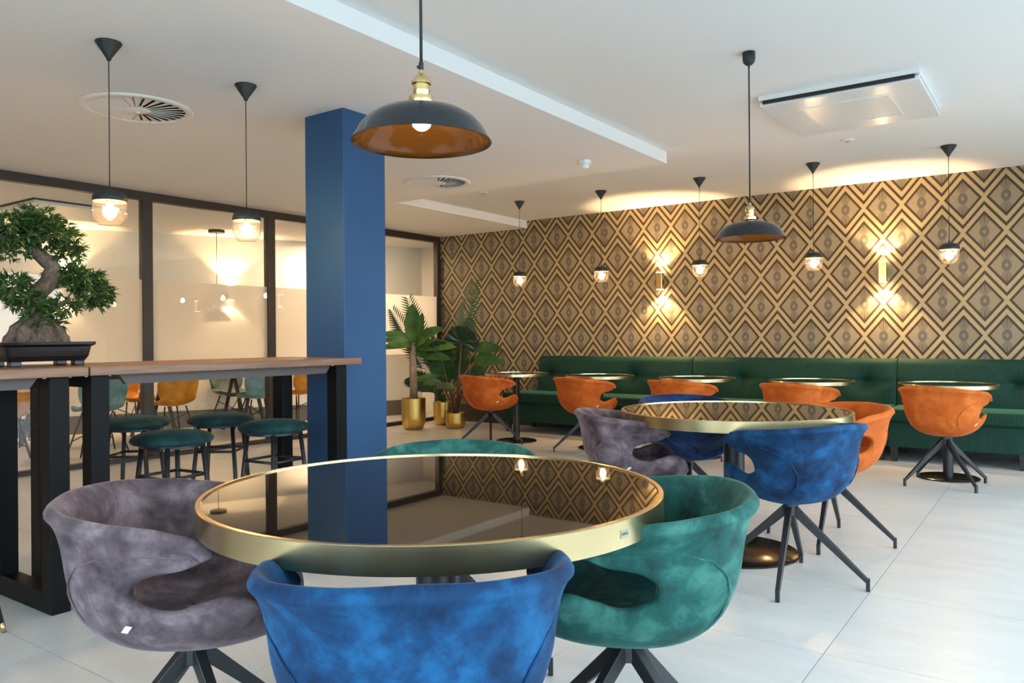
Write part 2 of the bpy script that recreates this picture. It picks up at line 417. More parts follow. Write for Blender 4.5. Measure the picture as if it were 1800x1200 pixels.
# glass partition
gp = struct('window_1', 'dark framed full height glass partition with frosted band', MB().box(-.075, .0, RY, 0, 2.53, ZL).box(-.075, .0, RY, -.0, 0, .045), FRAME)
posts = [-.035, -1.48, -2.93, -4.39, -5.85, -7.31, -8.77, -10.23]
for y in posts:
    MB().box(-.075, 0, y-(.035 if y > -.1 else .05), y+(.035 if y > -.1 else .05), .045, 2.53).build('post', FRAME, gp)
for k in range(len(posts)-1):
    a, b = posts[k+1]+.05, posts[k]-(.035 if k == 0 else .05)
    pn = MB().box(-.020, -.014, a, b, .045, 2.53).build('pane', PANE, gp)
    MB().box(-.0215, -.0205, a+.001, b-.001, .95, 1.755).build('frosted_film', FILM, pn)
# column
cm = MB().box(3.268, 3.631, -5.185, -4.817, 0, ZL)
tag(cm.build('column', COLB, bev=.004, segs=1), 'square blue painted column at the end of the bar table', 'column')

# ------------------------------------------------------------------ ceiling fittings
def swirl_vent(x, y, rad, label):
    t = thing('ceiling_vent', label, 'vent', (x, y, ZL), 0, 'round swirl vents in the lowered ceiling')
    MB().lathe([(rad, -.0005), (rad, -.008), (rad-.012, -.014), (rad-.045, -.012), (rad-.05, -.0005)], 48, caps=False).build('rim', WHITE, t, smooth=True)
    MB().lathe([(.001, -.001), (rad-.05, -.001)], 48, caps=False).build('backing', DARKSLOT, t)
    MB().lathe([(.001, -.022), (.03, -.020), (.075, -.014), (.08, -.006)], 24, caps=False).build('hub', WHITE, t, smooth=True)
    MB().lathe([(.001, -.030), (.012, -.028), (.014, -.02)], 12, caps=False).build('screw', WHITE, t, smooth=True)
    n = 28; r0, r1 = .078, rad-.048
    b = MB(); wi, wo = 2*math.pi*r0/n*.62, 2*math.pi*r1/n*.62
    b.add([(r0,-wi,-.016),(r1,-wo,-.013),(r1,wo*.35,-.003),(r0,wi*.35,-.004),(r0,-wi,-.0145),(r1,-wo,-.0115),(r1,wo*.35,-.0018),(r0,wi*.35,-.0028)],
          [(0,1,2,3),(7,6,5,4),(0,4,5,1),(1,5,6,2),(2,6,7,3),(3,7,4,0)])
    me = b.mesh('blade'); me.materials.append(WHITE)
    for k in range(n):
        o = ob('blade', me, t); o.rotation_euler = (0, 0, 2*math.pi*k/n)
swirl_vent(2.589, -5.931, .325, 'large round white swirl vent above the bar table at left')
swirl_vent(2.573, -3.045, .30, 'round white swirl vent to the right of blue column')
sd = thing('smoke_detector', 'white smoke detector hanging from the lowered ceiling', 'smoke detector', (4.097, -2.973, ZL))
MB().lathe([(.001,0),(.052,0),(.052,-.028),(.046,-.034),(.001,-.034)], 24, caps=False).build('base', WHITE, sd, auto=40)
MB().lathe([(.036,-.034),(.038,-.044),(.030,-.062),(.012,-.066),(.001,-.066)], 24, caps=False).build('sensor_head', WHITE, sd, auto=40)
def disc_sensor(x, y, z, r, label):
    t = thing('ceiling_sensor', label, 'sensor', (x, y, z))
    MB().lathe([(.001,-.012),(r*.55,-.011),(r*.95,-.006),(r,0)], 24, caps=False).build('cover', WHITE, t, smooth=True)
    MB().lathe([(.001,-.018),(r*.25,-.017),(r*.3,-.010)], 16, caps=False).build('lens', mat('sensor_lens', (.35,.33,.32), .4), t, smooth=True)
disc_sensor(5.915, -1.97, ZU, .055, 'small flat white ceiling sensor below the air conditioner panel')
disc_sensor(2.276, -1.959, ZU, .05, 'small flat sensor on upper ceiling near the patterned wall corner')
ac = thing('air_conditioner', 'square white ceiling cassette air conditioner over the dining area', 'air conditioner', (6.165, -3.025, ZU))
MB().box(-.465, .465, -.46, .48, -.028, 0).build('housing', WHITE, ac)
MB().box(-.465, .465, -.465, .48, -.062, -.034).build('panel', GLOSSW, ac, bev=.005)
MB().box(-.44, .44, -.488, -.462, -.05, 0).build('louver_slot', DARKSLOT, ac)
MB().box(-.465, .465, -.492, -.486, -.03, 0).build('louver', WHITE, ac)
gr = MB()
for a in (0,):
    gr.box(-.27, .27, -.27, -.255, -.067, -.060); gr.box(-.27, .27, .255, .27, -.067, -.060); gr.box(-.27, -.255, -.255, .255, -.067, -.060); gr.box(.255, .27, -.255, .255, -.067, -.060)
gr.build('grille_frame', GLOSSW, ac)
MB().box(-.252, .252, -.252, .252, -.064, -.060).build('grille', mat('grille_white', (.70,.72,.73), .35), ac)

ac2 = thing('air_conditioner', 'white ceiling cassette seen through glass above the bonsai', 'air conditioner', (-1.30, -4.62, ZA-.001), R(0))
MB().box(-.42, .42, -.42, .42, -.045, -.012).build('panel', WHITE, ac2, bev=.004)
MB().box(-.44, .44, -.44, .44, -.012, 0).build('housing', DARKSLOT, ac2)

# ------------------------------------------------------------------ pendant lamps
def acorn_parts():
    P = {}
    P['canopy'] = (MB().lathe([(.001,0),(.060,0),(.060,-.006),(.012,-.078),(.010,-.088),(.001,-.088)], 28, caps=False).mesh('canopy', True), MATTEB)
    # local origin = ceiling point; lamp body built around z=0 at cap top and moved down
    P['cap'] = (MB().lathe([(.001,.018),(.007,.018),(.008,.002),(.03,0),(.058,-.008),(.073,-.022),(.078,-.040),(.078,-.055),(.075,-.055),(.072,-.026),(.055,-.013),(.001,-.008)], 32, caps=False).mesh('cap', True), MATTEB)
    P['glass'] = (MB().lathe([(.076,-.052),(.0775,-.08),(.077,-.11),(.073,-.135),(.062,-.152),(.052,-.158),(.050,-.168),(.001,-.168)], 32, caps=False).mesh('glass_jar', True), LAMPGLASS)
    P['socket'] = (MB().lathe([(.001,-.012),(.018,-.012),(.018,-.058),(.015,-.062),(.001,-.062)], 16, caps=False).mesh('socket', True), BRASSP)
    P['bulb'] = (MB().lathe([(.001,-.060),(.012,-.062),(.016,-.078),(.026,-.094),(.030,-.108),(.026,-.124),(.014,-.134),(.001,-.137)], 20, caps=False).mesh('bulb', True), BULB)
    for k, (me, m_) in P.items(): me.materials.append(m_)
    return P
AC = acorn_parts()
def acorn(x, y, zc, ztop, label, group):
    t = thing('pendant_lamp', label, 'lamp', (x, y, zc), 0, group)
    ob('canopy', AC['canopy'][0], t)
    MB().tube([(0,0,-.085),(0,0,ztop-zc+.016)], .0026, 8).build('cord', CABLE, t, smooth=True)
    for k, nm in (('cap','cap'),('glass','glass_jar'),('socket','socket'),('bulb','bulb')):
        o = ob(nm, AC[k][0], t); o.location = (0, 0, ztop-zc)
    return t
G1 = 'acorn pendant lamps over the bar tables'; G2 = 'acorn pendant lamps along the patterned wall'
acorn(3.525, -6.598, ZL, 1.893, 'glass pendant lamp hanging beside bonsai tree, over the bar table', G1)
acorn(3.51, -5.809, ZL, 1.893, 'glass pendant lamp hanging left of the blue column', G1)
TX = [2.263, 3.33, 4.398, 5.466, 6.533]
names = ['leftmost of five glass pendant lamps before the patterned wall', 'second from left of five glass pendant lamps before patterned wall',
         'glass pendant lamp just right of the left brass wall light', 'glass pendant lamp just right of the wide black dome pendant by patterned wall',
         'rightmost glass pendant lamp before the patterned wall']
for x, xx, n in zip(TX, (2.259, 3.309, 4.401, 5.472, 6.542), names): acorn(xx, -1.267, ZU, 1.912, n, G2)

def dome(x, y, label):
    t = thing('dome_pendant', label, 'lamp', (x, y, ZU), 0, 'black dome pendants over the round tables')
    MB().lathe([(.001,0),(.034,0),(.034,-.035),(.030,-.055),(.018,-.068),(.006,-.072),(.005,-.085),(.001,-.085)], 24, caps=False).build('canopy', MATTEB, t, smooth=True)
    zr = 1.704 - ZU
    MB().tube([(0,0,-.08),(0,0,zr+.20)], .0042, 8).build('cord', CABLE, t, smooth=True)
    cg = MB().lathe([(.001,zr+.205),(.0065,zr+.205),(.0065,zr+.182),(.001,zr+.182)], 12, caps=False); cg.tube([(-.004,0,zr+.195),(-.012,0,zr+.195)], .005, 8)
    cg.build('cord_grip', MATTEB, t, smooth=True)
    MB().lathe([(.001,zr+.184),(.007,zr+.184),(.008,zr+.174),(.022,zr+.162),(.0265,zr+.154),(.0265,zr+.146),(.0225,zr+.143),(.0225,zr+.130),(.0235,zr+.129),(.0225,zr+.127),(.0225,zr+.112),(.034,zr+.110),(.035,zr+.097),(.034,zr+.092),(.001,zr+.092)], 32, caps=False).build('brass_socket', BRASSP, t, auto=35)
    out = [(.030,zr+.094),(.038,zr+.086),(.043,zr+.081),(.085,zr+.077),(.120,zr+.067),(.148,zr+.049),(.167,zr+.027),(.180,zr+.004),(.1895,zr-.012)]
    MB().lathe(out, 56, caps=False).build('shade', ENAMEL, t, smooth=True)
    MB().lathe([(.1895,zr-.012),(.186,zr-.0125),(.177,zr+.003),(.164,zr+.025),(.145,zr+.046),(.118,zr+.063),(.084,zr+.073),(.030,zr+.077),(.001,zr+.078)], 56, caps=False).build('shade_lining', SHADEIN, t, smooth=True)
    MB().lathe([(.001,zr+.078),(.012,zr+.0765),(.018,zr+.068),(.025,zr+.054),(.026,zr+.043),(.022,zr+.031),(.012,zr+.023),(.001,zr+.021)], 20, caps=False).build('bulb', BULBBIG, t, smooth=True)
dome(5.891, -6.983, 'large black dome pendant with brass socket over the nearest round table')
dome(5.911, -4.336, 'smaller looking black dome pendant over second round table, before patterned wall')

# ------------------------------------------------------------------ brass wall lights
def sconce(x, y, z, rot, label, power, group):
    t = thing('wall_light', label, 'wall light', (x, y, z), rot, group)       # wall is at local +y .075
    MB().box(-.035, .035, -.035, .035, -.098, .098).build('brass_tube', BRASSP, t, bev=.003, segs=1)
    MB().box(-.02, .02, .035, .078, -.03, .03).build('mount', BRASSP, t)
    for s in (-1, 1):
        MB().box(-.03, .03, -.03, .03, s*.0985 if s > 0 else -.1015, .1015 if s > 0 else -.0985).build('lens', DISC, t)
        l = bpy.data.lights.new('wall_light_beam', 'SPOT'); l.energy = power; l.color = (1., .66, .32); l.spot_size = R(105); l.spot_blend = .35; l.shadow_soft_size = .02
        lo = bpy.data.objects.new('wall_light_beam', l); COL.objects.link(lo); lo.parent = t; lo.location = (0, 0, s*.112)
        lo.rotation_euler = (R(180) if s > 0 else 0, 0, 0)
GS = 'brass up and down wall lights'
sconce(3.437, -.078, 1.815, 0, 'brass up and down wall light, left one on patterned wall', 42, GS)
sconce(5.837, -.078, 1.79, 0, 'brass up and down wall light, right one on patterned wall', 42, GS)
aw = math.atan2(nv.y, nv.x) - math.pi/2
for (y_, lab) in ((-2.10, 'wall light glowing behind the frosted glass left of column'), (-3.9, 'wall light glowing behind the glass at the bonsai tree')):
    sconce(slx(y_)-nv.x*.085, y_-nv.y*.085, 1.80, aw, lab, 30, 'wall lights on the slanted wall behind glass')
for (x_, y_, lab) in ((-2.6, -6.6, 'added round fill lamp in the room behind glass, out of frame'), (-1.0, -1.3, 'added round fill lamp in room behind glass, hidden by the column'), (-3.2, -8.4, 'furthest added round fill lamp behind the glass, out of frame')):  # unseen lamps added to brighten the adjoining room
    t = thing('added_fill_lamp', lab, 'lamp', (x_, y_, ZA), 0, 'added round fill lamps behind the glass')
    MB().lathe([(.24,0),(.24,-.05),(.225,-.05),(.225,0)], 32, caps=False).build('ring', WHITE, t, auto=40)
    MB().lathe([(.001,-.045),(.225,-.045)], 32, caps=False).build('diffuser', FILLEMIT, t)
t = thing('hanging_lamp', 'thin cord lamp with flat black canopy hanging behind the glass', 'lamp', (-1.50, -2.62, ZA))
MB().lathe([(.001,0),(.10,0),(.10,-.035),(.001,-.035)], 28, caps=False).build('canopy', MATTEB, t, auto=40)
MB().tube([(0,0,-.03),(0,0,-1.0)], .004, 6).build('cord', CABLE, t)
MB().lathe([(.02,-1.0),(.09,-1.04),(.16,-1.13),(.165,-1.16)], 28, caps=False).build('shade', MATTEB, t, smooth=True)
MB().lathe([(.001,-1.06),(.03,-1.08),(.035,-1.11),(.02,-1.14),(.001,-1.145)], 16, caps=False).build('bulb', BULBBIG, t, smooth=True)

# ------------------------------------------------------------------ velvet tub chairs
def interp(tab, x):
    if x <= tab[0][0]: return tab[0][1]
    for i in range(len(tab)-1):
        (x0, y0), (x1, y1) = tab[i], tab[i+1]
        if x <= x1:
            k = (x-x0)/(x1-x0); k = k*k*(3-2*k)*.6 + k*.4
            return y0+(y1-y0)*k
    return tab[-1][1]
def foot(ph):
    c, s = math.cos(ph), math.sin(ph); ax = .265 + .085*max(0, c)**.5 if c > 0 else .265; ay = .250; n = 2.5
    return 1/((abs(c/ax)**n + abs(s/ay)**n)**(1/n))
BASEC = [(.0,.394),(.3,.396),(.5,.407),(.66,.426),(.79,.452),(.885,.482),(.955,.518),(1.0,.556),(1.02,.59)]
def fr_of_z(z):
    if z >= .59: return 1.02 + (z-.59)*.42
    for i in range(1, len(BASEC)-1):
        (f0, z0), (f1, z1) = BASEC[i], BASEC[i+1]
        if z <= z1: return f0+(f1-f0)*max(0, (z-z0)/(z1-z0))
    return 1.
PT, PN = 65., 101.5
ZMID = .572
D0, ZD, ZE = 80., .526, .624
LOWT = [(0,.430),(15,.440),(30,.482),(44,.540),(55,.564),(68,.545),(80,.526)]
UPT = [(65,.642),(80,.624)]
RIMT = [(65,.686),(75,.702),(90,.722),(105,.733),(120,.743),(150,.758),(180,.765)]
def zrim0(d):
    return interp(RIMT, d)
def z_low(d):
    if d >= PN: return ZMID
    if d > D0: return ZMID - (ZMID-ZD)*math.sqrt(max(0, 1-((d-D0)/(PN-D0))**2))
    return interp(LOWT, d)
def z_upr(d):
    zr = zrim0(d)
    if d >= PN: return ZMID, zr
    zu = ZMID + (ZE-ZMID)*math.sqrt(max(0, 1-((d-D0)/(PN-D0))**2)) if d > D0 else interp(UPT, d)
    if d < PT+9:
        k = math.sqrt(max(0, 1-((PT+9-d)/9)**2)); zt = .656
        zu = zt-(zt-zu)*k; zr = zt+(zr-zt)*k
    return zu, zr
half = sorted(set([0,6,12,18,24,30,36,42] + [48, 54, 60] + [PT+q for q in (0,.4,1.2,2.8,5.5,9)] + [78,83,88,92] + [PN-q for q in (6,3.5,1.6,.5,0)] + [106,112,119,127,134,142,150,158,166,173,180]))
half = [d for d in half]
def pos(d, f, z, off=0):
    ph = R(d)
    if f < 1: f = f**(1-.06*math.sin(ph)**2)
    r = f*foot(ph)+off; return (r*math.cos(ph), r*math.sin(ph), z)
def upper_pt(d, e, off=0):
    zu, zr = z_upr(abs(d)); z = zu+(zr-zu)*(1-(1-e)**1.35)
    return pos(d, fr_of_z(z) + .135*e**3.2, z, off)
def lower_pt(d, q):
    ze = z_low(abs(d)); 
    # arc parameter over BASEC
    fe = fr_of_z(ze); f = fe*(q**.8)
    z = BASEC[0][1]
    for i in range(len(BASEC)-1):
        (f0, z0), (f1, z1) = BASEC[i], BASEC[i+1]
        if f0 <= f <= f1+1e-9: z = z0+(z1-z0)*(f-f0)/(f1-f0); break
    return pos(d, f, min(z, ze) if q < 1 else ze)
def shell_mesh():
    mb = MB(); J, K = 9, 9
    angs = half + [-d for d in reversed(half[1:-1])]
    n = len(angs); vs = [(0,0,BASEC[0][1])]; fs = []; low = {}; upi = {}
    for i, d in enumerate(angs):
        for j in range(1, J+1): low[i, j] = len(vs); vs.append(lower_pt(d, j/J))
    for i, d in enumerate(angs):
        if abs(d) < PT-1e-6: continue
        for k in range(K+1):
            if k == 0 and abs(d) >= PN-1e-6: upi[i, 0] = low[i, J]; continue
            upi[i, k] = len(vs); vs.append(upper_pt(d, k/K))
    for i in range(n):
        l = (i+1) % n
        fs.append((0, low[i,1], low[l,1]))
        for j in range(1, J): fs.append((low[i,j], low[i,j+1], low[l,j+1], low[l,j]))
        if (i,1) in upi and (l,1) in upi:
            for k in range(K): fs.append((upi[i,k], upi[i,k+1], upi[l,k+1], upi[l,k]))
    mb.add(vs, fs)
    bm = bmesh.new(); me = bpy.data.meshes.new('t'); me.from_pydata(mb.v, [], mb.f); bm.from_mesh(me)
    bmesh.ops.remove_doubles(bm, verts=bm.verts, dist=.0006); bmesh.ops.dissolve_degenerate(bm, dist=.0002, edges=bm.edges)
    bm.verts.ensure_lookup_table(); bm.verts.index_update()
    mb = MB(); mb.add([v.co[:] for v in bm.verts], [[v.index for v in f.verts] for f in bm.faces]); bm.free()
    return baked(mb, 'shell', [('SOLIDIFY', dict(thickness=.034, offset=0., use_even_offset=False)), ('SUBSURF', dict(levels=1, render_levels=1))])
SHELL = shell_mesh()
def seat_mesh():
    pts = []
    angs = [i*6 for i in range(61)]
    for r_ in (0.001, .2, .4, .58, .73, .85, .94, 1.):
        row = []
        for a in angs:
            d = a if a <= 180 else a-360; ad = abs(d)
            ze = (z_low(ad)-.004) if ad < 95 else .535
            z = .468 + (ze-.468)*r_**3.2
            f = fr_of_z(ze)-.04
            row.append(pos(d, f*r_, z))
        pts.append(row)
    return baked(MB().grid(pts), 'seat', [('SOLIDIFY', dict(thickness=.02, offset=-1.)), ('SUBSURF', dict(levels=1, render_levels=1))])
SEAT = seat_mesh()
def outer(d, z, off): return pos(d, fr_of_z(z), z, off)
def piping_mesh(s):
    path = [(69,.657),(85,.665),(100,.667),(115,.659),(128,.636),(138,.592),(143,.545),(142,.495),(136,.455),(126,.425)]
    pts = []
    for i in range(len(path)-1):
        for k in range(4):
            q = k/4; d = path[i][0]*(1-q)+path[i+1][0]*q; z = path[i][1]*(1-q)+path[i+1][1]*q; pts.append(outer(s*d, z, .0175))
    pts.append(outer(s*path[-1][0], path[-1][1], .0175))
    return MB().tube(pts, .0028, 6).mesh('piping', True)
def seam_mesh(s):
    return MB().tube([upper_pt(s*138, e, -.0185) for e in (.02,.2,.4,.6,.75,.88)], .0016, 6).mesh('seam', True)
PIPES = [piping_mesh(1), piping_mesh(-1)]; SEAMS = [seam_mesh(1), seam_mesh(-1)]
tg = MB(); a_, b_, c_, d_ = outer(-110,.478,.020), outer(-105.5,.498,.020), outer(-102,.496,.020), outer(-106.5,.476,.020)
tg.add([a_,b_,c_,d_]+[(p[0]*1.008,p[1]*1.008,p[2]) for p in (a_,b_,c_,d_)], [(0,1,2,3),(7,6,5,4),(0,4,5,1),(1,5,6,2),(2,6,7,3),(3,7,4,0)])
TAGM = tg.mesh('care_tag')
HUB = MB().lathe([(.001,.388),(.07,.388),(.07,.378),(.031,.372),(.031,.315),(.028,.311),(.001,.311)], 20, caps=False).mesh('hub', True); sharp(HUB, 35)
LEGM = MB().bar((.018,0,.342),(.335,0,.045),.030,.042,.019,.020).bar((.3365,0,.058),(.3365,0,.0),.017,.019).mesh('leg', bev=.002, segs=1)
for me in (SHELL, SEAT, *PIPES, *SEAMS): me.materials.clear(); me.materials.append(V['grey'])
TAGM.materials.append(TAGW); HUB.materials.append(BLACK); LEGM.materials.append(BLACK)
def tub_chair(x, y, face, legaz, col, label, group):
    t = thing('tub_chair', label, 'chair', (x, y, 0), R(face), group); m = V[col]
    ob('shell', SHELL, t, m); ob('seat', SEAT, t, m)
    for k in range(2): ob('piping', PIPES[k], t, m); ob('seam', SEAMS[k], t, m)
    ob('care_tag', TAGM, t); ob('hub', HUB, t)
    for k in range(4):
        o = ob('leg', LEGM, t); o.rotation_euler = (0, 0, R(legaz + 90*k - face))
    return t
T1 = (5.925, -6.975); T2 = (5.845, -4.43)
g1, g2, g3 = 'tub chairs at the nearest round table', 'tub chairs at the second round table', 'orange tub chairs along the banquette'
tub_chair(5.42, -7.37, 38, 80, 'grey', 'grey velvet tub chair at left of the nearest round table', g1)
tub_chair(6.252, -7.417, 132, 60, 'blue', 'bright blue velvet tub chair in foreground, seen from behind', g1)
tub_chair(6.36, -6.71, 211, 75, 'green', 'teal green velvet tub chair at right of the nearest round table', g1)
tub_chair(5.565, -6.47, -54, 30, 'green', 'green tub chair behind the nearest round table, only its rim showing', g1)
tub_chair(5.407, -4.73, 34, 20, 'grey', 'grey velvet tub chair at left of the second round table', g2)
tub_chair(6.24, -4.79, 150, 6.7, 'blue', 'blue velvet tub chair at right of second round table', g2)
tub_chair(6.213, -3.92, 238, 4, 'orange', 'orange tub chair at second round table behind blue chair', g2)
tub_chair(5.333, -3.816, -50, 20, 'navy', 'dark blue tub chair behind the second round table', g2)
orl = ['leftmost orange tub chair, beside the potted plants', 'second orange tub chair from the plants, behind grey chair', 'third orange tub chair from the plants, behind dark blue chair',
       'orange tub chair at banquette directly behind second round table, fourth from plants', 'rightmost orange tub chair at the banquette']
for (x, y, f, la), l in zip([(2.22,-1.79,70,36), (3.37,-1.70,70,32), (4.42,-1.72,72,30), (5.47,-1.72,74,45), (6.55,-1.70,76,42)], orl):
    tub_chair(x, y, f, la, 'orange', l, g3)

# ------------------------------------------------------------------ round tables
def round_table(x, y, r, ztop, th, base_r, pole_r, label, group, badge=False):
    t = thing('round_table', label, 'table', (x, y, 0), 0, group)
    top = MB().lathe([(.001,ztop-.004),(r-.012,ztop-.004)], 96, caps=False).build('glass_top', GLASSTOP, t)
    MB().lathe([(r-.013,ztop-.006),(r-.013,ztop),(r-.002,ztop),(r,ztop-.002),(r,ztop-th),(r-.004,ztop-th)], 128, caps=False).build('brass_band', BRASS, t, auto=40)
    MB().lathe([(.001,ztop-th+.004),(r-.003,ztop-th+.004)], 64, caps=False).build('underside', BLACK, t)
    MB().lathe([(.001,ztop-th+.002),(pole_r*2.2,ztop-th+.002),(pole_r*2.2,ztop-th-.006),(pole_r,ztop-th-.006),(pole_r,.012)], 40, caps=False).build('pole', BLACK, t, auto=35)
    MB().lathe([(.001,.014),(base_r-.008,.013),(base_r,.008),(base_r,0),(.001,0)], 64, caps=False).build('base', BASEB, t, auto=40)
    if badge:
        a = math.atan2(-.84, .54)
        b = thing_badge(t, r, ztop-.030)
    return t
def thing_badge(t, r, z):
    ang = R(-6.5)
    pl = MB().box(-.0015, .0018, -.014, .014, -.009, .009).build('badge', mat('badge_steel', (.42,.38,.30), .35, .9), t, bev=.0008, segs=1)
    pl.location = (r*math.cos(ang), r*math.sin(ang), z); pl.rotation_euler = (0, 0, ang)
    cu = bpy.data.curves.new('t', 'FONT'); cu.body = 'FEBOS'; cu.size = .0088; cu.extrude = .0004; cu.align_x = 'CENTER'; cu.align_y = 'CENTER'
    o = bpy.data.objects.new('t', cu); COL.objects.link(o); dg = bpy.context.evaluated_depsgraph_get()
    me = bpy.data.meshes.new_from_object(o.evaluated_get(dg)); bpy.data.objects.remove(o)
    me.materials.clear(); me.materials.append(mat('badge_letter', (.10,.09,.08), .5)); me.name = 'lettering'
    lo = ob('lettering', me, pl); lo.rotation_euler = (R(90), 0, R(90)); lo.location = (.0021, 0, 0)
    return pl
gt = 'round brass rimmed tables'
round_table(*T1, .602, .765, .060, .33, .055, 'nearest large round table with black glass top and brass rim', gt, True)
round_table(*T2, .602, .765, .058, .333, .055, 'second large round table with black glass top and brass rim', gt)
tl = ['small round brass rimmed table nearest the potted plants', 'second small round table from the plants along the banquette', 'third and middle small round table along the banquette',
      'fourth small round table from the plants along the banquette', 'rightmost small round brass rimmed table at the banquette']
for x, l in zip(TX, tl): round_table(x, -1.363, .362, .765, .030, .228, .038, l, 'small round tables along the banquette')

# ------------------------------------------------------------------ banquette
ct = Vector((0,0,0))
TUFT = [1.95, 3.12, 4.42, 5.68, 6.95, 8.1]
def banquette(x0, x1, xs0, label):
    t = thing('banquette', label, 'bench', ((x0+x1)/2, 0, 0), 0, 'green velvet banquette sections along patterned wall'); cx = (x0+x1)/2
    a, b, as_ = x0-cx+.004, x1-cx-.004, xs0-cx+.004
    MB().box(as_, b, -.70, -.03, .135, .365).build('base', BANQ, t, bev=.012)
    MB().box(as_, b, -.735, -.20, .368, .485).build('seat', BANQ, t, bev=.028, segs=4, auto=60)
    nx, nz = 64, 22; pts = []
    for j in range(nz+1):
        v = j/nz; z = .46 + (.925-.46)*v; row = []
        for i in range(nx+1):
            q = i/nx; x = a+(b-a)*q; y = -.235+.07*v - .012*math.sin(math.pi*v)
            e = min(q, 1-q)*(b-a); 
            if e < .02: y += (.02-e)**2/.02*1.0
            if v > .9: y += ((v-.9)/.1)**2*.03
            for tx in TUFT:
                dx, dz = x+cx-tx, z-.70
                rr = math.hypot(dx, dz*1.1); y += .10*math.exp(-(rr/.075)**1.1) + .016*math.exp(-(dz/.022)**2)*math.exp(-(dx/.30)**2)
            row.append((x, y, z))
        pts.append(row)
    pts.append([(p[0], -.10, .93) for p in pts[-1]]); pts.append([(p[0], -.025, .925) for p in pts[-1]]); pts.append([(p[0], -.022, .40) for p in pts[-1]])
    m = MB().grid(pts)
    nr, nc = len(pts), nx+1
    m.f.append(tuple(i*nc for i in range(nr))); m.f.append(tuple(i*nc+nx for i in range(nr-1,-1,-1)))
    bk = m.build('backrest', BANQ, t, auto=50)
    for tx in TUFT:
        if x0+.05 < tx < x1-.05:
            o = MB().lathe([(.001,.004),(.008,.003),(.012,-.001)], 14, caps=False).build('button', BANQ, bk, smooth=True)
            o.rotation_euler = (R(90), 0, 0); o.location = (tx-cx, -.108, .70)
    lg = MB().bar((0,0,.14),(0,0,0),.065,.065,.045,.045).mesh('leg'); lg.materials.append(mat('dark_wood_leg', (.018,.014,.012), .5))
    for lx in (as_+.05, (as_+b)/2, b-.06):
        for ly in (-.66, -.10): o = ob('leg', lg, t); o.location = (lx, ly, 0)
banquette(1.785, 3.867, 1.60, 'green velvet banquette section at left, beside the plants')
banquette(3.867, 5.971, 3.867, 'middle green velvet banquette section under the patterned wall')
banquette(5.971, 8.075, 5.971, 'green velvet banquette section at the right edge')

# ------------------------------------------------------------------ bar tables and stools
def bar_table(y0, y1, frames, label):
    yc = (y0+y1)/2
    t = thing('bar_table', label, 'table', (3.515, yc, 0), 0, 'walnut bar tables end to end')
    MB().box(-.335, .335, y0-yc, y1-yc, 1.010, 1.050).build('tabletop', WOOD, t, bev=.004)
    L = y1-y0
    ap = MB(); pr = [(y0-yc+.17, 1.009), (y1-yc-.17, 1.009), (y1-yc-.205, .962), (y0-yc+.205, .962)]
    for xx in (-.26, .22):
        ap.add([(xx, p[0], p[1]) for p in pr]+[(xx+.03, p[0], p[1]) for p in pr], [(0,1,2,3),(7,6,5,4),(0,4,5,1),(1,5,6,2),(2,6,7,3),(3,7,4,0)])
    ap.build('rail', APRON, t)
    for fy in frames:
        f0 = fy-yc-.04; f1 = fy-yc+.04
        fr_ = MB().box(-.30,-.205,f0,f1,0,1.008).box(.205,.292,f0,f1,0,1.008).box(-.205,.205,f0,f1,0,.09).box(-.205,.205,f0,f1,.955,1.008).build('leg_frame', STEEL, t, bev=.003, segs=1)
        for sx_ in (-.27, .25):
            for dy in (-.052, .052):
                o = MB().lathe([(.001,-.006),(.006,-.005),(.008,0)], 10, caps=False).build('screw', WHITE, fr_, smooth=True); o.location = (sx_+.02, fy-yc+dy, 1.009)
bar_table(-6.857, -5.25, (-6.792, -5.372), 'walnut bar table ending in front of the blue column')
bar_table(-8.47, -6.864, (-6.965, -8.35), 'walnut bar table at left edge, carrying the bonsai')
def stool(x, y, rot, label):
    t = thing('stool', label, 'stool', (x, y, 0), R(rot), 'round velvet stools at the bar tables')
    MB().lathe([(.001,.705),(.08,.703),(.14,.696),(.178,.684),(.198,.668),(.200,.655),(.190,.643),(.165,.637),(.001,.637)], 40, caps=False).build('cushion', V['stool'], t, smooth=True)
    MB().lathe([(.001,.638),(.15,.638),(.15,.622),(.001,.622)], 32, caps=False).build('seat_plate', BLACK, t, auto=40)
    for k in range(4):
        a = R(45+90*k); c, s = math.cos(a), math.sin(a)
        MB().tube([(.145*c,.145*s,.63),(.215*c,.215*s,0.0)], .0125, 10).build('leg', BLACK, t, smooth=True)
        a2 = R(135+90*k); q = .145+(.07)*(.63-.475)/.63
        MB().tube([(q*c,q*s,.475),(q*math.cos(a2),q*math.sin(a2),.475)], .008, 8).build('rung', BLACK, t, smooth=True)
stool(3.585, -6.318, 5, 'dark teal round stool at near side of the bar table, left of the pair')
stool(3.60, -5.70, 5, 'dark teal round stool next to the blue column')
stool(2.975, -5.622, 38, 'dark teal round stool at far side of the bar table, right of the pair')
stool(2.70, -6.03, 38, 'darkest round stool at the far side, half hidden by the bar table legs')
ch = thing('side_chair', 'chair at left edge showing one black tapered leg with brass tip', 'chair', (3.70, -7.50, 0), R(20))
MB().box(-.22, .22, -.22, .22, .42, .48).build('seat', V['stool'], ch, bev=.025, segs=3, auto=60)
MB().bar((-.20,0,.46),(-.27,0,.82),.42,.04).build('backrest', V['stool'], ch, bev=.015, segs=3)
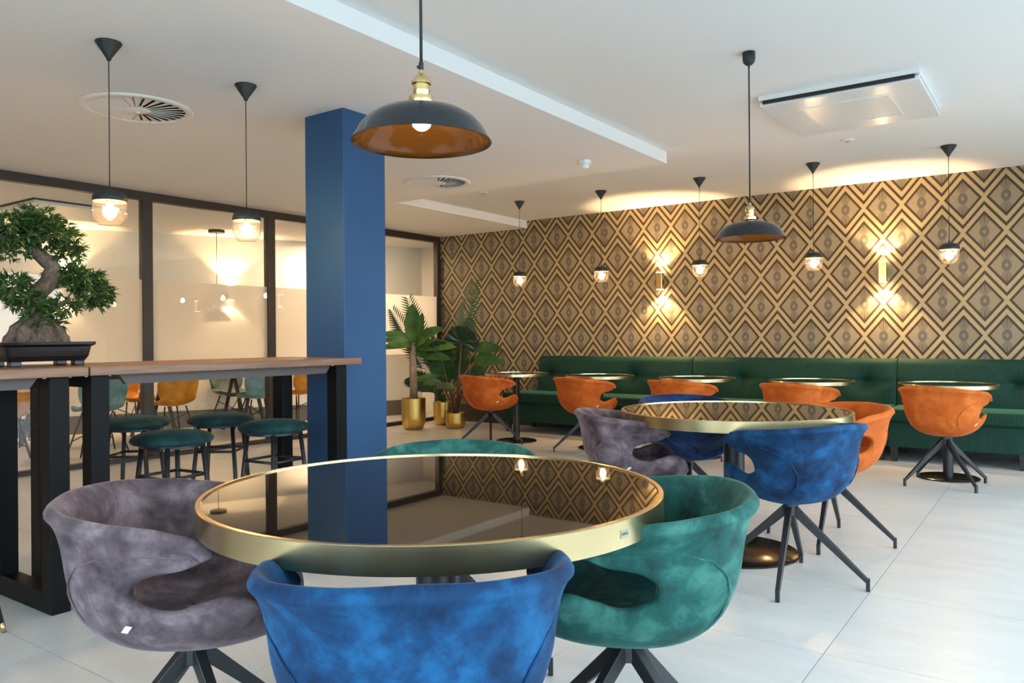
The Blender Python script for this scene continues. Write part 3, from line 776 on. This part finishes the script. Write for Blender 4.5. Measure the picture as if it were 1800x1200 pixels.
for sx_ in (-1, 1):
    for sy_ in (-1, 1):
        a = Vector((sx_*.17, sy_*.17, .42)); b = Vector((sx_*.235, sy_*.235, 0)); q = a.lerp(b, .90)
        l = MB().tube([a, q], [.016, .0095], 12).build('leg', BLACK, ch, smooth=True)
        MB().tube([q, b], [.0105, .0085], 12).build('brass_tip', BRASSP, l, smooth=True)

# ------------------------------------------------------------------ bonsai
bz = thing('bonsai_tree', 'bonsai tree in dark glazed pot on the bar table', 'plant', (3.46, -6.90, 1.05))
POT = mat('dark_glazed_ceramic', (.013,.008,.008), .16, spec=.4)
BARK = mat('bonsai_bark', (.16,.10,.065), .85)
_t = NT(BARK); _n = _t.noise(_t.scale(_t.obj(), (10,10,5)), 3., 6, .65, 1.2)
_t.link(_t.ramp(_n, [(.3, (.060,.036,.024)), (.55, (.17,.105,.070)), (.8, (.30,.205,.14))]), _t.b.inputs['Base Color']); _t.bump(_n, .7, .02)
def rring(hx, hy, z, cut):
    return [(hx-cut,-hy,z),(hx,-hy+cut,z),(hx,hy-cut,z),(hx-cut,hy,z),(-hx+cut,hy,z),(-hx,hy-cut,z),(-hx,-hy+cut,z),(-hx+cut,-hy,z)]
def ringmesh(rings):
    n = len(rings[0]); m = MB(); m.add([p for r_ in rings for p in r_], [(i*n+k, i*n+(k+1)%n, (i+1)*n+(k+1)%n, (i+1)*n+k) for i in range(len(rings)-1) for k in range(n)] + [tuple(range(n)), tuple(range((len(rings)-1)*n, len(rings)*n))]); return m
pot = ringmesh([rring(.10,.150,.022,.012), rring(.112,.165,.024,.014), rring(.122,.176,.045,.014), rring(.128,.184,.088,.014), rring(.142,.198,.096,.016), rring(.144,.200,.110,.016), rring(.130,.186,.110,.014), rring(.126,.182,.094,.014)]).build('pot', POT, bz, bev=.002)
for sx_, sy_ in ((1,1),(1,-1),(-1,1),(-1,-1)):
    MB().box(sx_*.085-.022, sx_*.085+.022, sy_*.135-.022, sy_*.135+.022, 0, .024).build('pot_foot', POT, pot, bev=.004)
MB().box(.12, .1235, -.135, .135, .046, .049).box(.122, .1285, -.135, .135, .080, .083).box(.12, .1265, -.138, -.135, .048, .081).box(.12, .1265, .135, .138, .048, .081).build('pot_moulding', mat('dull_dark_glaze', (.014,.009,.009), .6, spec=.15), pot)
GRAV = mat('gravel', (.55,.53,.50), .9)
gv = MB(); rg = random.Random(3)
gv.box(-.125, .125, -.18, .18, .095, .103)
for k in range(420):
    x, y, s_ = rg.uniform(-.12,.12), rg.uniform(-.175,.175), rg.uniform(.003,.0065); z = .104
    gv.add([(x-s_,y,z),(x,y-s_,z),(x+s_,y,z),(x,y+s_,z),(x,y,z+s_*1.3)], [(0,1,4),(1,2,4),(2,3,4),(3,0,4)])
tag(gv.build('gravel', GRAV, bz), kind='stuff')
rgb = random.Random(11)
def knob_tube(pts, rad, seg=14, amp=.12):
    P = []; Rr = []; n = len(pts)
    for i in range(n-1):
        for k in range(5):
            q = k/5; a = Vector(pts[i]); b = Vector(pts[i+1]); pm = Vector(pts[max(i-1,0)]); pn = Vector(pts[min(i+2,n-1)])
            c = .5*((2*a)+(b-pm)*q+(2*pm-5*a+4*b-pn)*q*q+(3*a-pm-3*b+pn)*q**3)
            P.append(c); Rr.append((rad[i]*(1-q)+rad[i+1]*q)*(1+rgb.uniform(-amp,amp)))
    P.append(Vector(pts[-1])); Rr.append(rad[-1]); m = MB().tube(P, Rr, seg)
    return m
# local: +y runs right in the picture, z up
trunk = knob_tube([(0,.0,.095),(0,.0,.14),(0,.005,.20),(0,.0,.27),(0,-.01,.32),(.01,.035,.375),(.015,.06,.43),(.01,.05,.47),(0,-.01,.53),(0,-.035,.60),(0,-.025,.66)], [.10,.088,.06,.045,.042,.040,.038,.034,.026,.021,.012], 16, .08)
for a in range(7):
    an = a*.9; trunk.add(*(lambda m: (m.v, m.f))(knob_tube([(.02*math.cos(an),.02*math.sin(an),.21),(.065*math.cos(an),.085*math.sin(an),.155),(.095*math.cos(an),.125*math.sin(an),.10)], [.035,.035,.022], 8, .15)))
trunk.build('trunk', BARK, bz, smooth=True)
for pts, rad in (([(0,.03,.365),(.0,.12,.40),(0,.19,.43),(.02,.25,.42),(.03,.31,.36)], [.03,.024,.018,.012,.006]), ([(0,-.01,.30),(0,-.09,.30),(-.01,-.16,.335),(0,-.22,.37)], [.03,.022,.016,.008]), ([(0,-.02,.56),(.02,.06,.60),(.02,.14,.62)], [.016,.011,.006]), ([(0,-.03,.58),(0,-.12,.57),(0,-.19,.60)], [.016,.011,.006]), ([(0,.0,.25),(.04,.06,.27),(.05,.12,.31)], [.02,.012,.006])):
    knob_tube(pts, rad, 10, .1).build('branch', BARK, bz, smooth=True)
def leafmat(name, a, b, c, sc=6.):
    m = mat(name, b, .45, spec=.45); t = NT(m); n = t.noise(t.obj(), sc, 3)
    t.link(t.ramp(n, [(.3, a), (.55, b), (.8, c)]), t.b.inputs['Base Color']); return m
BLEAF = leafmat('bonsai_leaf', (.022,.052,.012), (.065,.115,.024), (.19,.22,.045), 26.)
def small_leaf(m, o, d, L, W, rng):
    d = d.normalized(); s_ = d.cross(Vector((rng.uniform(-1,1), rng.uniform(-1,1), 1.5))); s_ = s_.normalized() if s_.length > 1e-3 else Vector((1,0,0)); n_ = s_.cross(d)
    m.add([o, o+d*L*.45+s_*W+n_*L*.04, o+d*L-n_*L*.12, o+d*L*.45-s_*W+n_*L*.04, o+d*L*.5-n_*.003], [(0,1,4),(1,2,4),(2,3,4),(3,0,4)])
def foliage(clusters, seed):
    rng = random.Random(seed); m = MB()
    for (c, rad, n) in clusters:
        c = Vector(c)
        for k in range(n):
            while True:
                p = Vector((rng.uniform(-1,1), rng.uniform(-1,1), rng.uniform(-1,1)))
                if .25 < p.length < 1: break
            o = Vector((c.x + p.x*rad[0], (c.y + p.y*rad[1])*.78, c.z - .045 + p.z*rad[2])); ax = Vector((p.x, p.y*1.4, p.z*.5+.15)).normalized()
            for q in range(rng.randint(5, 8)):
                dd = ax*.7 + Vector((rng.uniform(-1,1), rng.uniform(-1,1), rng.uniform(-.8,.7)))
                small_leaf(m, o+dd*.004, dd, rng.uniform(.028,.050), rng.uniform(.0050,.0078), rng)
    return m
for i, cl in enumerate(( [((0,-.10,.66),(.12,.15,.07),95), ((.0,.05,.65),(.13,.15,.075),120), ((.02,-.02,.71),(.10,.13,.05),70), ((0,.17,.62),(.08,.08,.05),40), ((0,-.2,.62),(.08,.07,.06),40)],
                        [((.02,.22,.46),(.11,.11,.055),90), ((.03,.31,.40),(.09,.09,.065),75), ((.02,.14,.47),(.07,.07,.04),35), ((.02,.36,.35),(.05,.06,.03),26)],
                        [((.02,-.17,.40),(.12,.12,.055),85), ((.05,-.07,.33),(.09,.09,.045),55), ((.05,-.03,.26),(.05,.06,.04),28)],
                        [((.06,.12,.32),(.06,.08,.035),38), ((.04,.08,.24),(.03,.03,.02),10)],
                        [((0,-.14,.56),(.08,.09,.04),36), ((.02,.16,.565),(.06,.07,.03),28)])):
    tag(foliage(cl, 50+i).build('foliage', BLEAF, bz), kind='stuff')

# ------------------------------------------------------------------ potted plants in the corner
def gold_pot(parent, r, h, rb):
    o = MB().lathe([(.001,0),(rb*.8,0),(rb,.012),(r*.97,h*.22),(r,h*.4),(r,h),(r-.010,h),(r-.012,h*.86),(.001,h*.86)], 40, caps=False).build('pot', GOLD, parent, auto=50)
    MB().lathe([(.001,h*.865),(r-.013,h*.865)], 32, caps=False).build('soil', mat('soil', (.03,.02,.014), .95), parent)
def big_leaf(name, parent, mat_, o, dirv, L, W, droop, fold=.18, face=.9, n=10):
    o = Vector(o); d = Vector(dirv).normalized(); side = d.cross(uv*.45 + tow*face)
    side = side.normalized() if side.length > 1e-3 else Vector((.8,.57,0)); pts = []
    for i in range(n+1):
        q = i/n; c = o + d*L*q + Vector((0,0,-droop*L*q*q)); tn = (d + Vector((0,0,-2*droop*q))).normalized(); nn = side.cross(tn).normalized()
        ww = W*(math.sin(math.pi*min(1, q**.85*.97+.03))**.62)*(1 if q < .97 else .35)
        pts.append([c+side*ww+nn*ww*fold, c+side*ww*.5+nn*ww*fold*.3, c, c-side*ww*.5+nn*ww*fold*.3, c-side*ww+nn*ww*fold])
    return MB().grid(pts).build(name, mat_, parent, smooth=True)
BANA = leafmat('banana_leaf', (.026,.070,.012), (.065,.15,.022), (.14,.26,.040), 5.); DARKL = leafmat('dark_fan_leaf', (.006,.020,.008), (.014,.040,.014), (.03,.065,.02), 6.); MIDL = leafmat('palm_leaf', (.014,.045,.010), (.030,.085,.018), (.07,.14,.028), 9.)
STEM = mat('palm_stem', (.06,.09,.025), .6); RSTEM = mat('reddish_stem', (.13,.055,.035), .7)
rv, uv = rt.copy(), Vector((0,0,1)); tow = -fw
p1 = thing('potted_plant', 'banana plant with thick trunk in the largest gold pot', 'plant', (.50, -1.14, 0))
gold_pot(p1, .155, .40, .12)
TRK = mat('banana_trunk', (.25,.17,.10), .8); _t = NT(TRK); _n = _t.noise(_t.scale(_t.obj(), (22,22,3)), 1.5, 5, .6, .6)
_t.link(_t.ramp(_n, [(.3, (.085,.055,.035)), (.5, (.30,.21,.13)), (.8, (.46,.35,.23))]), _t.b.inputs['Base Color']); _t.bump(_n, .5, .01)
MB().tube([(0,0,.34),(.005,0,.55),(-.005,0,.8),(0,0,.98),(0,0,1.10)], [.052,.05,.046,.042,.022], 14).build('trunk', TRK, p1, smooth=True)
def loc(r_, u_, t_=0): return rv*r_ + uv*u_ + tow*t_
for (o, d, L, W, dr) in ((loc(.0,1.13),loc(.02,1,.25),.50,.105,.02),(loc(0,1.12),loc(-1,.62,.1),.52,.06,.35),(loc(0,1.10),loc(-1,.35,.3),.48,.05,.25),(loc(0,1.08),loc(-1,.28,.5),.42,.075,.35),(loc(0,1.12),loc(1,.62,.2),.48,.075,.15),(loc(.02,1.06),loc(1,.1,.5),.62,.09,.10),(loc(.0,.98),loc(1,-.05,.3),.52,.075,.12),(loc(.02,1.1),loc(.6,.35,.8),.30,.08,.2),(loc(.02,1.13),loc(.25,1,-.2),.40,.07,.05),(loc(.03,.62),loc(1,.30,.1),.34,.05,.1)):
    big_leaf('leaf', p1, BANA, o, d, L, W, dr)
for d in (loc(-.5,1,.1), loc(.45,1,.2), loc(.15,1,.0), loc(-.2,1,.3)):
    MB().tube([loc(0,.92), loc(0,.92)+d.normalized()*.26], [.012,.006], 8).build('stalk', STEM, p1, smooth=True)
def frond(parent, o, d, L, droop, n, ll, mat_):
    o = Vector(o); d = Vector(d).normalized(); m = MB(); P = [o+d*L*q/10+Vector((0,0,-droop*L*(q/10)**2)) for q in range(11)]
    m.tube(P, [.006*(1-.07*q) for q in range(11)], 6)
    side = d.cross(tow+uv*.2); side = side.normalized() if side.length > 1e-3 else rv
    for k in range(n):
        q = .35+.65*k/(n-1); i = min(9, int(q*10)); c = P[i].lerp(P[i+1], q*10-i); tn = (P[i+1]-P[i]).normalized()
        for s_ in (-1, 1):
            dd = (tn*.9+side*s_*.75+Vector((0,0,.15))).normalized(); l_ = ll*(math.sin(math.pi*(.2+.75*(k/(n-1))))*.6+.45); w_ = .0095
            sd_ = dd.cross(tow+uv*.3).normalized(); e = c+dd*l_+Vector((0,0,-l_*.25))
            m.add([c, c+dd*l_*.4+sd_*w_, e, c+dd*l_*.4-sd_*w_], [(0,1,2),(0,2,3)])
    m.build('frond', mat_, parent)
p2 = thing('potted_plant', 'tall feathery palm in gold pot in the corner', 'plant', (.47, -.52, 0))
gold_pot(p2, .135, .31, .11)
for (d, L, dr) in ((loc(-.46,1,.1),1.55,.10),(loc(-.28,1,.2),1.55,.05),(loc(.26,1,.1),1.75,.04),(loc(.25,1,.35),1.05,.1),(loc(-.18,1,-.1),1.0,.1),(loc(.62,1,.4),.95,.2),(loc(-.6,1,.6),.75,.25),(loc(.05,1,.55),.85,.2),(loc(.30,1,-.1),1.2,.05),(loc(-.42,1,.5),.62,.3)):
    frond(p2, (0,0,.27), d, L, dr, 24, .27, MIDL)
p3 = thing('potted_plant', 'fan leaved palm with reddish stems in smallest gold pot', 'plant', (.88, -.76, 0))
gold_pot(p3, .128, .20, .10)
for (d, L, kind, W) in ((loc(.10,1,.25),1.00,'fan',.22),(loc(-.22,1,.2),.86,'fan',.18),(loc(.28,1,.2),.93,'leaf',.085),(loc(.34,1,.3),.80,'leaf',.095),(loc(-.35,1,.45),.52,'leaf',.05),(loc(.1,1,-.1),1.05,'frond',.1),(loc(.0,1,.5),.45,'leaf',.05)):
    d = d.normalized(); e = d*L; m_ = MB().tube([(0,0,.16), d*L*.5+Vector((0,0,.16)), e+Vector((0,0,.14))], [.012,.008,.005], 8); m_.build('stem', RSTEM if kind != 'frond' else STEM, p3, smooth=True)
    e = e+Vector((0,0,.14))
    if kind == 'fan':
        n = 17; pts = []; ax = (rv*.15+uv*.9+tow*.35).normalized(); sd_ = ax.cross(tow).normalized(); m_ = MB(); ring = []
        for i in range(n):
            a = -2.2+4.4*i/(n-1); rr = W*(1-.10*abs(a)/2.2)*(1+.05*(i%2)); ring.append(e + (ax*math.cos(a)+sd_*math.sin(a))*rr + tow*(.02*(i%2)+.06*math.cos(a)))
        mid = [e+(p-e)*.55+tow*.015*(i%2) for i, p in enumerate(ring)]
        m_.add([e]+mid+ring, [(0,1+i,2+i) for i in range(n-1)]+[(1+i,1+n+i,2+n+i,2+i) for i in range(n-1)]); m_.build('fan_leaf', DARKL, p3)
    elif kind == 'leaf': big_leaf('leaf', p3, MIDL, e, loc(1 if d.dot(rv) > 0 else -1, .25, .3), .40 if W > .06 else .25, W, .25, .12)
    else: frond(p3, e-Vector((0,0,.3)), d, .5, .1, 9, .2, MIDL)
for k in range(12):
    a = k*2.4; MB().tube([(.03*math.cos(a),.03*math.sin(a),.16),(.05*math.cos(a),.05*math.sin(a),.36),(.075*math.cos(a),.075*math.sin(a),.52+.04*(k%3))], [.011,.008,.002], 6).build('stem', RSTEM, p3, smooth=True)

# ------------------------------------------------------------------ room behind the glass: table and chairs
ORA = velvet('ochre_velvet', (.42,.15,.012), (.58,.22,.02), (.70,.30,.04), .3); TEAL = velvet('pale_teal_velvet', (.10,.20,.21), (.15,.27,.28), (.22,.35,.36), .3); DTEAL = velvet('slate_velvet', (.04,.07,.08), (.07,.11,.12), (.11,.16,.17), .3)
def wing_mesh():
    prof = [(.24,.425,.17),(.22,.455,.20),(.12,.450,.225),(0,.435,.23),(-.12,.440,.215),(-.19,.47,.20),(-.225,.54,.215),(-.245,.62,.235),(-.26,.70,.24),(-.275,.77,.225),(-.285,.81,.17)]
    pts = []
    for i, (x, z, w_) in enumerate(prof):
        row = []
        for k in range(13):
            u = -1+2*k/12; cup = abs(u)**2.2
            row.append((x + (.09*cup if i >= 6 else 0), u*w_, z + (.05*cup if 1 < i < 6 else 0) - (.05*cup if i >= 9 else 0)))
        pts.append(row)
    return baked(MB().grid(pts), 'shell', [('SOLIDIFY', dict(thickness=.03, offset=0.)), ('SUBSURF', dict(levels=1, render_levels=1))])
WING = wing_mesh(); WING.materials.append(TEAL)
WL = MB(); WL.tube([(.10,.12,.425),(.22,.23,0)], .009, 8); WLM = WL.mesh('leg', True); WLM.materials.append(BLACK)
WX = MB().tube([(-.13,-.14,.35),(.19,.20,.12)], .006, 6).tube([(-.13,.14,.35),(.19,-.20,.12)], .006, 6).mesh('brace', True); WX.materials.append(BLACK)
def wing_chair(x, y, face, m, label):
    t = thing('shell_chair', label, 'chair', (x, y, 0), R(face), 'shell chairs in the room behind glass')
    ob('shell', WING, t, m); ob('brace', WX, t)
    for sx_, sy_ in ((1,1),(1,-1),(-1,1),(-1,-1)):
        o = ob('leg', WLM, t); o.scale = (sx_, sy_, 1)
    return t
wing_chair(-.86, -4.45, 170, TEAL, 'pale teal shell chair behind glass at the joint between bar tables')
wing_chair(-.90, -3.62, 176, ORA, 'ochre shell chair behind glass with its back to us')
wing_chair(-.95, -2.42, 165, TEAL, 'pale teal shell chair behind glass near second glass post')
wing_chair(-1.05, -1.72, 185, ORA, 'ochre shell chair behind glass just left of blue column')
wing_chair(-2.05, -3.45, 5, ORA, 'ochre shell chair behind glass facing us across the table')
wing_chair(-2.30, -4.55, 15, DTEAL, 'slate shell chair behind glass on the far side of table')
wing_chair(-1.72, -2.25, -8, DTEAL, 'slate shell chair behind glass on far side, near blue column')
wing_chair(-.95, -5.30, 160, ORA, 'ochre shell chair behind glass at the left bar table legs')
dt = thing('dining_table', 'long dark topped table in the room behind the glass', 'table', (-1.48, -3.1, 0), R(-12))
MB().box(-.38, .38, -1.9, 1.0, .735, .765).build('tabletop', mat('dark_wood_top', (.05,.032,.022), .4), dt, bev=.004)
for yy in (-1.5, -.35, .75):
    for xx in (-.30, .30):
        MB().bar((xx, yy, .735), (xx, yy-.16, 0), .035, .035).build('leg', FRAME, dt)
        MB().bar((xx, yy, .735), (xx, yy+.16, 0), .035, .035).build('leg', FRAME, dt)
